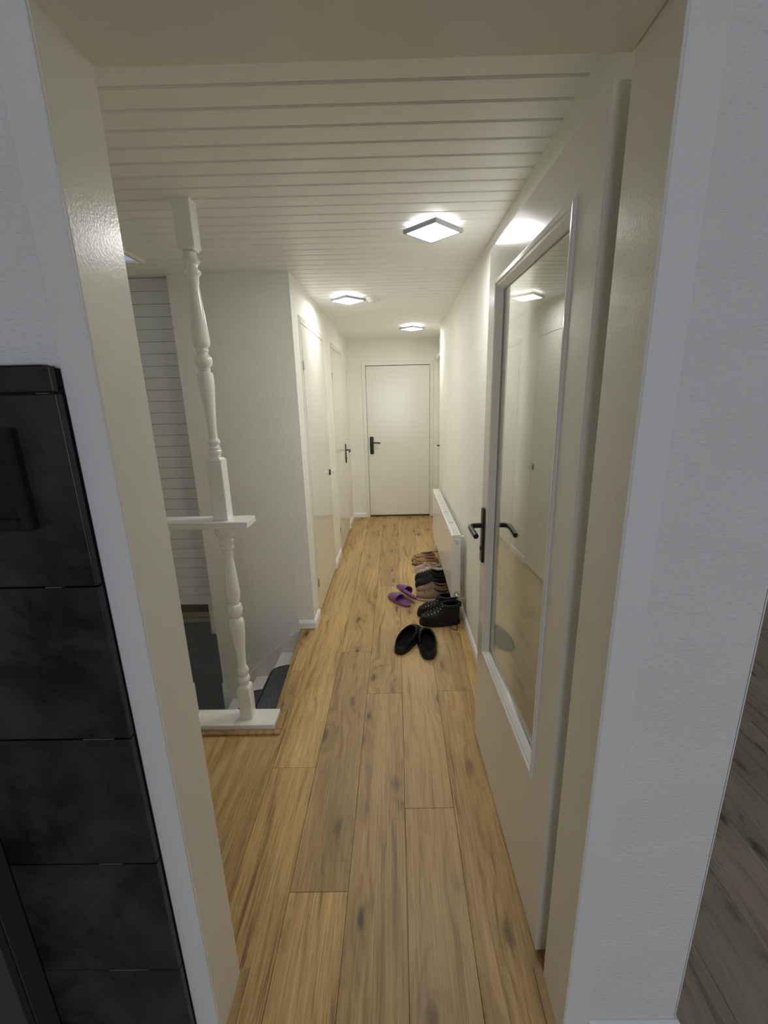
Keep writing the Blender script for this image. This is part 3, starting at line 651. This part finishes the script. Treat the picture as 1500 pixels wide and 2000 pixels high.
for y in (R0+0.12, R1-0.12): child('wall_bracket', B((RX1-0.001, XR+0.001, y-0.012, y+0.012, RZ0+0.04, RZ1-0.05)), 'radiator', rad)
bm = bmesh.new(); bm_tube(bm, [(RX0+0.03, R1-0.05, RZ0+0.01), (RX0+0.03, R1-0.05, -0.003)], 0.008, 10); bm_tube(bm, [(RX0+0.03, R1-0.10, RZ0+0.01), (RX0+0.03, R1-0.10, -0.003)], 0.008, 10); child('supply_pipes', bm, 'plastic', rad, smooth=True)
child('pipe_rosette', B((RX0+0.005, RX0+0.055, R1-0.13, R1-0.02, 0.0, 0.012, 0.003)), 'oaktrim', rad)

# ------------------------------------------------------------------ black box on the tiles and dark cabinet
bx = empty('wall_box', (-0.712, YF-0.0235, 1.45)); tag(bx, 'flat black box cover fixed to the black tiles', 'wall box')
obj('frame', B((-0.115, -0.095, -0.016, 0.002, -0.083, 0.083, 0.003), (0.095, 0.115, -0.016, 0.002, -0.083, 0.083, 0.003), (-0.095, 0.095, -0.016, 0.002, 0.063, 0.083, 0.003), (-0.095, 0.095, -0.016, 0.002, -0.083, -0.063, 0.003)), 'dark', bx)
obj('panel', B((-0.096, 0.096, -0.006, 0.002, -0.064, 0.064)), 'dark', bx)
cb = empty('cabinet', (-1.08, 0.645, 0)); tag(cb, 'shallow charcoal cabinet standing against the black tiles', 'cabinet')
child('body', B((-1.33, -0.835, 0.636, YF-0.025, 0.0, 0.80, 0.002)), 'cabinet', cb)
child('door', B((-1.33, -0.835, 0.618, 0.635, 0.02, 0.79, 0.002)), 'cabinet', cb)
child('top_board', B((-1.34, -0.83, 0.612, YF-0.025, 0.80, 0.82, 0.002)), 'cabinet', cb)

# ------------------------------------------------------------------ shoes
def lerp(a, b, t): return a+(b-a)*t
def interp(keys, s):
    n = len(keys)-1; f = max(0.0, min(0.99999, s))*n; i = int(f); return lerp(keys[i], keys[i+1], f-i)
class Shoe:
    """heel at x=0, toe at x=L, y across, z up. Upper is swept from the sole outline to the foot opening."""
    N = 36
    def __init__(s, L, W, sole, cx, hl, hw, zb, zf, dip=0.0, front=None, rise=None, bend=0.008, heel=0.74):
        s.L, s.W, s.sole, s.cx, s.hl, s.hw, s.zb, s.zf, s.dip = L, W, sole, cx, hl, hw, zb, zf, dip
        s.front = front or [0, .02, .08, .2, .42, .68, .88, 1]; s.rise = rise or [0, .2, .36, .48, .6, .74, .88, 1]
        s.bend, s.heel = bend, heel
    def outline(s, th, k=1.0):
        c, q = math.cos(th), math.sin(th)
        x = math.copysign(abs(c)**0.80, c); y = math.copysign(abs(q)**0.80, q)
        X = s.L/2 + s.L/2*x*k; t = max(0, min(1, X/s.L))
        g = lerp(s.heel, 1.0, 0.5-0.5*math.cos(math.pi*min(1, t/0.68)))
        g -= 0.05*math.exp(-((t-0.36)/0.14)**2)
        return Vector((X, s.W/2*g*y*k + s.bend*math.sin(math.pi*t), 0))
    def collar(s, th):
        c, q = math.cos(th), math.sin(th)
        z = lerp(s.zb, s.zf, (1+c)/2) - s.dip*q*q
        return Vector((s.cx+s.hl*c, s.hw*q + s.bend*0.7, z))
    def surf(s, th, t):
        o, c = s.outline(th, 0.985), s.collar(th); fw = max(0.0, math.cos(th))**0.7
        a = lerp(t**1.4, interp(s.front, t), fw); b = lerp(lerp(interp(s.rise, t), t, 0.6), interp(s.rise, t), fw)
        p = Vector((lerp(o.x, c.x, a), lerp(o.y, c.y, a), lerp(s.sole*0.9, c.z, b)))
        return p
    def build(s, par, upper, sole, inner, rim=0.004, steps=14, wave=0.0):
        ths = [2*math.pi*k/s.N for k in range(s.N)]; ins = 0.006
        bm = bmesh.new(); loops = [[s.surf(t, i/steps) for t in ths] for i in range(steps+1)]
        def inset(t, d, dz):
            c = s.collar(t); return Vector((s.cx+(s.hl-d)*math.cos(t), (s.hw-d)*math.sin(t)+s.bend*0.7, c.z+dz))
        loops.append([inset(t, rim*0.4, rim*0.6) for t in ths]); loops.append([inset(t, rim, rim*0.4) for t in ths]); loops.append([inset(t, rim+0.002, -0.008) for t in ths])
        bm_loops(bm, loops, True, False); up = obj('upper', bm, upper, par, smooth=True, angle=60)
        bm = bmesh.new(); zi = s.sole+0.006
        lin = [[inset(t, rim+0.0015, -0.004) for t in ths]]
        for k in range(1, 5):
            f = k/4; lin.append([Vector((lerp(inset(t, rim+0.002, 0).x, lerp(s.collar(t).x, s.outline(t, 0.9).x, 0.35 if math.cos(t) > 0 else 0.9), f), lerp(inset(t, rim+0.002, 0).y, lerp(s.collar(t).y, s.outline(t, 0.86).y, 0.9), f), lerp(s.collar(t).z-0.004, zi, f))) for t in ths])
        bm_loops(bm, lin, False, True); obj('lining', bm, inner, par, smooth=True)
        bm = bmesh.new(); bm_loops(bm, [[s.outline(t, 0.97)+Vector((0, 0, 0.0 if True else 0)) for t in ths], [s.outline(t, 1.015)+Vector((0, 0, 0.005)) for t in ths], [s.outline(t, 1.02)+Vector((0, 0, s.sole-0.003)) for t in ths], [s.outline(t, 1.0)+Vector((0, 0, s.sole)) for t in ths]])
        obj('sole', bm, sole, par, smooth=True); return up
    def laces(s, par, ts, spread, mat, eye=None, r=0.0022):
        for i, t in enumerate(ts):
            pts = [s.surf(a, t)+Vector((0, 0, 0.0045))+(s.surf(a, t)-Vector((s.cx, 0, 0.04))).normalized()*0.002 for a in [spread*(k/6-1)*1.0 + spread*k/6 for k in range(7)]]
            bm = bmesh.new(); bm_tube(bm, pts, r, 6); la = obj('lace', bm, mat, par, smooth=True)
            if eye:
                for p in (pts[0], pts[-1]):
                    bm = bmesh.new(); bmesh.ops.create_icosphere(bm, subdivisions=1, radius=0.0045, matrix=Matrix.Translation(p)); obj('eyelet', bm, eye, la)
def place(name, x, y, deg, label, cat, group, z=0.0, roll=0.0, pitch=0.0):
    o = empty(name, (x, y, z)); o.rotation_mode = 'XYZ'; o.rotation_euler = (math.radians(roll), math.radians(pitch), math.radians(deg)); return tag(o, label, cat, group)

# black clogs, heels to the room, toes down the hall
def clog(x, y, deg, bend, label):
    o = place('clog', x, y, deg, label, 'clog', 'pair of black clogs')
    s = Shoe(0.305, 0.130, 0.030, 0.126, 0.114, 0.054, 0.044, 0.086, 0.0, front=[0, .03, .10, .22, .38, .57, .78, 1], rise=[0, .26, .48, .66, .80, .91, .97, 1], bend=bend, heel=0.86)
    s.build(o, 'rubber', 'rubber', 'inner', rim=0.006)
clog(-0.012, 2.388, 63, 0.008, 'black clog lying slantwise beside the straight black clog')
clog(0.176, 2.325, 92, -0.008, 'black clog pointing straight along the floorboards in front of the boots')
# black boots
def boot(x, y, deg, bend, label, loose):
    o = place('boot', x, y, deg, label, 'boot', 'pair of black ankle boots')
    s = Shoe(0.290, 0.104, 0.027, 0.070, 0.064, 0.044, 0.166, 0.158, 0.004, front=[0, .012, .07, .22, .48, .77, .95, 1], rise=[0, .18, .32, .40, .47, .60, .80, 1], bend=bend, heel=0.80)
    s.build(o, 'bootleather', 'rubber', 'inner', rim=0.007)
    s.laces(o, [0.46, 0.54, 0.62, 0.71, 0.81, 0.91], 0.62, 'lace', 'eyelet', 0.003)
    bm = bmesh.new(); ths = [2*math.pi*k/30 for k in range(31)]
    bm_tube(bm, [s.collar(t)+Vector((0, 0, -0.004)) for t in ths], 0.0085, 8); obj('padded_collar', bm, 'bootleather', o, smooth=True)
    bm = bmesh.new(); bm_box(bm, -0.006, 0.006, -0.011+s.bend*.7, 0.011+s.bend*.7, 0.135, 0.170, 0.003); obj('pull_loop', bm, 'lace', o)
    if loose:
        bm = bmesh.new(); bm_tube(bm, [(0.085, 0.050, 0.075), (0.075, 0.066, 0.03), (0.07, 0.085, 0.004), (0.055, 0.105, 0.004), (0.035, 0.100, 0.004), (0.03, 0.07, 0.004), (0.032, 0.052, 0.02)], 0.0022, 6); obj('loose_lace', bm, 'lace', o, smooth=True)
boot(0.432, 2.775, 181, 0.006, 'black leather ankle boot with a loose lace in front of its mate', True)
boot(0.422, 2.888, 178, -0.006, 'black leather ankle boot standing between its mate and the radiator', False)
# brown suede shoes
def suede(x, y, deg, bend, label):
    o = place('suede_shoe', x, y, deg, label, 'shoe', 'pair of brown suede shoes')
    s = Shoe(0.285, 0.100, 0.022, 0.082, 0.070, 0.036, 0.078, 0.092, 0.022, front=[0, .02, .08, .22, .45, .70, .88, 1], rise=[0, .22, .38, .48, .58, .72, .88, 1], bend=bend)
    s.build(o, 'suede', 'cream', 'suedein', rim=0.006)
    s.laces(o, [0.62, 0.72, 0.82, 0.92], 0.45, 'suedein')
suede(0.418, 3.170, 181, 0.006, 'brown suede lace-up shoe beside the purple slippers')
suede(0.424, 3.272, 179, -0.006, 'brown suede lace-up shoe tucked behind its mate against the black sneakers')
# black sneakers
def sneaker(x, y, deg, bend, label):
    o = place('sneaker', x, y, deg, label, 'sneaker', 'pair of black sneakers')
    s = Shoe(0.285, 0.102, 0.030, 0.085, 0.066, 0.037, 0.100, 0.105, 0.022, front=[0, .02, .07, .18, .40, .66, .88, 1], rise=[0, .26, .44, .54, .64, .76, .9, 1], bend=bend)
    s.build(o, 'mesh', 'rubber', 'inner', rim=0.007)
    s.laces(o, [0.6, 0.7, 0.8, 0.9], 0.42, 'lace')
    bm = bmesh.new(); bm_tube(bm, [s.surf(a, 0.10)+Vector((0.002, 0, 0.0)) for a in [(-0.8+1.6*k/12) for k in range(13)]], 0.0035, 6); obj('toe_bumper', bm, 'rubber', o, smooth=True)
sneaker(0.425, 3.400, 181, 0.006, 'black knit sneaker next to the brown suede shoes')
sneaker(0.428, 3.512, 178, -0.006, 'black knit sneaker next to the fleece slippers')
# fleece slippers
def fleece(x, y, deg, bend, mat, label):
    o = place('fleece_slipper', x, y, deg, label, 'slipper', 'pair of fleece slippers')
    s = Shoe(0.265, 0.100, 0.016, 0.090, 0.074, 0.038, 0.045, 0.070, 0.006, front=[0, .04, .14, .28, .45, .64, .82, 1], rise=[0, .34, .60, .78, .88, .94, .98, 1], bend=bend, heel=0.84)
    s.build(o, 'fluff', 'cream', 'fluffwhite', rim=0.008)
    r = random.Random(int(x*1000+y*77)); bm = bmesh.new(); n = 40
    bm_tube(bm, [s.collar(2*math.pi*k/n)+Vector((r.uniform(-.003, .003), r.uniform(-.003, .003), r.uniform(-.002, .005))) for k in range(n+1)], [0.013+r.uniform(-.004, .005) for k in range(n+1)], 8); obj('fleece_cuff', bm, mat, o, smooth=True, angle=80)
fleece(0.415, 3.640, 183, 0.006, 'fluffwhite', 'off white cuffed fleece slipper leaning against the black sneakers')
fleece(0.402, 3.765, 192, -0.006, 'fluff', 'pinkish beige fleece slipper next to the tan moccasins')
# tan moccasins
def moccasin(x, y, deg, bend, label):
    o = place('moccasin', x, y, deg, label, 'moccasin', 'pair of tan moccasins')
    s = Shoe(0.265, 0.096, 0.014, 0.086, 0.072, 0.036, 0.058, 0.068, 0.008, front=[0, .03, .12, .27, .46, .66, .84, 1], rise=[0, .30, .52, .68, .80, .90, .96, 1], bend=bend, heel=0.82)
    s.build(o, 'tan', 'suedein', 'suedein', rim=0.006)
    bm = bmesh.new(); bm_tube(bm, [s.surf(a, 0.42)+Vector((0.0, 0, 0.001)) for a in [(-1.0+2.0*k/16) for k in range(17)]], 0.003, 6); obj('moccasin_seam', bm, 'suedein', o, smooth=True)
    bm = bmesh.new(); bm_tube(bm, [s.collar(2*math.pi*k/30) for k in range(31)], 0.0055, 8); obj('rolled_cuff', bm, 'tan', o, smooth=True)
moccasin(0.395, 3.940, 187, 0.006, 'tan moccasin next to the beige fleece slipper')
moccasin(0.372, 4.105, 206, -0.006, 'tan moccasin lying askew at the end of the shoe row')
# purple slides
def slide(x, y, deg, label, z=0.0, roll=0.0, pitch=0.0):
    o = place('bath_slipper', x, y, deg, label, 'slipper', 'pair of purple bath slippers', z, roll, pitch)
    s = Shoe(0.255, 0.094, 0.020, 0.1, 0.07, 0.036, 0.05, 0.05, bend=0.004, heel=0.82); ths = [2*math.pi*k/36 for k in range(36)]
    bm = bmesh.new()
    def lp(k, zz): return [s.outline(t, k)+Vector((0, 0, zz)) for t in ths]
    bm_loops(bm, [lp(0.96, 0), lp(1.0, 0.006), lp(1.0, 0.018), lp(0.975, 0.0215), lp(0.93, 0.0195), lp(0.6, 0.018)]); obj('sole', bm, 'purple', o, smooth=True)
    bm = bmesh.new(); rows = []; nx, na = 8, 14
    for i in range(nx+1):
        X = lerp(0.118, 0.232, i/nx); t = X/0.255; g = 0.047*lerp(0.9, 1.0, min(1, t/0.6))*(1.0 if t < .75 else math.sqrt(max(0.05, 1-((t-.75)/.27)**2))); hgt = lerp(0.060, 0.028, (i/nx)**1.3)
        rows.append([bm.verts.new((X - 0.012*math.sin(math.pi*j/na)*(0.5-i/nx), g*1.0*math.cos(math.pi*j/na)+0.004*math.sin(math.pi*t), 0.010+hgt*math.sin(math.pi*j/na)**0.75)) for j in range(na+1)])
    for a, b_ in zip(rows, rows[1:]):
        for j in range(na): bm.faces.new((a[j], a[j+1], b_[j+1], b_[j]))
    so = obj('strap', bm, 'purple', o, smooth=True, angle=60); md = so.modifiers.new('thickness', 'SOLIDIFY'); md.thickness = 0.005; md.offset = -1
slide(0.078, 3.025, 127, 'purple bath slipper lying flat on the oak floor')
slide(0.122, 3.070, 124, 'purple bath slipper tipped up on its side against the flat one', z=0.044, roll=50, pitch=0)
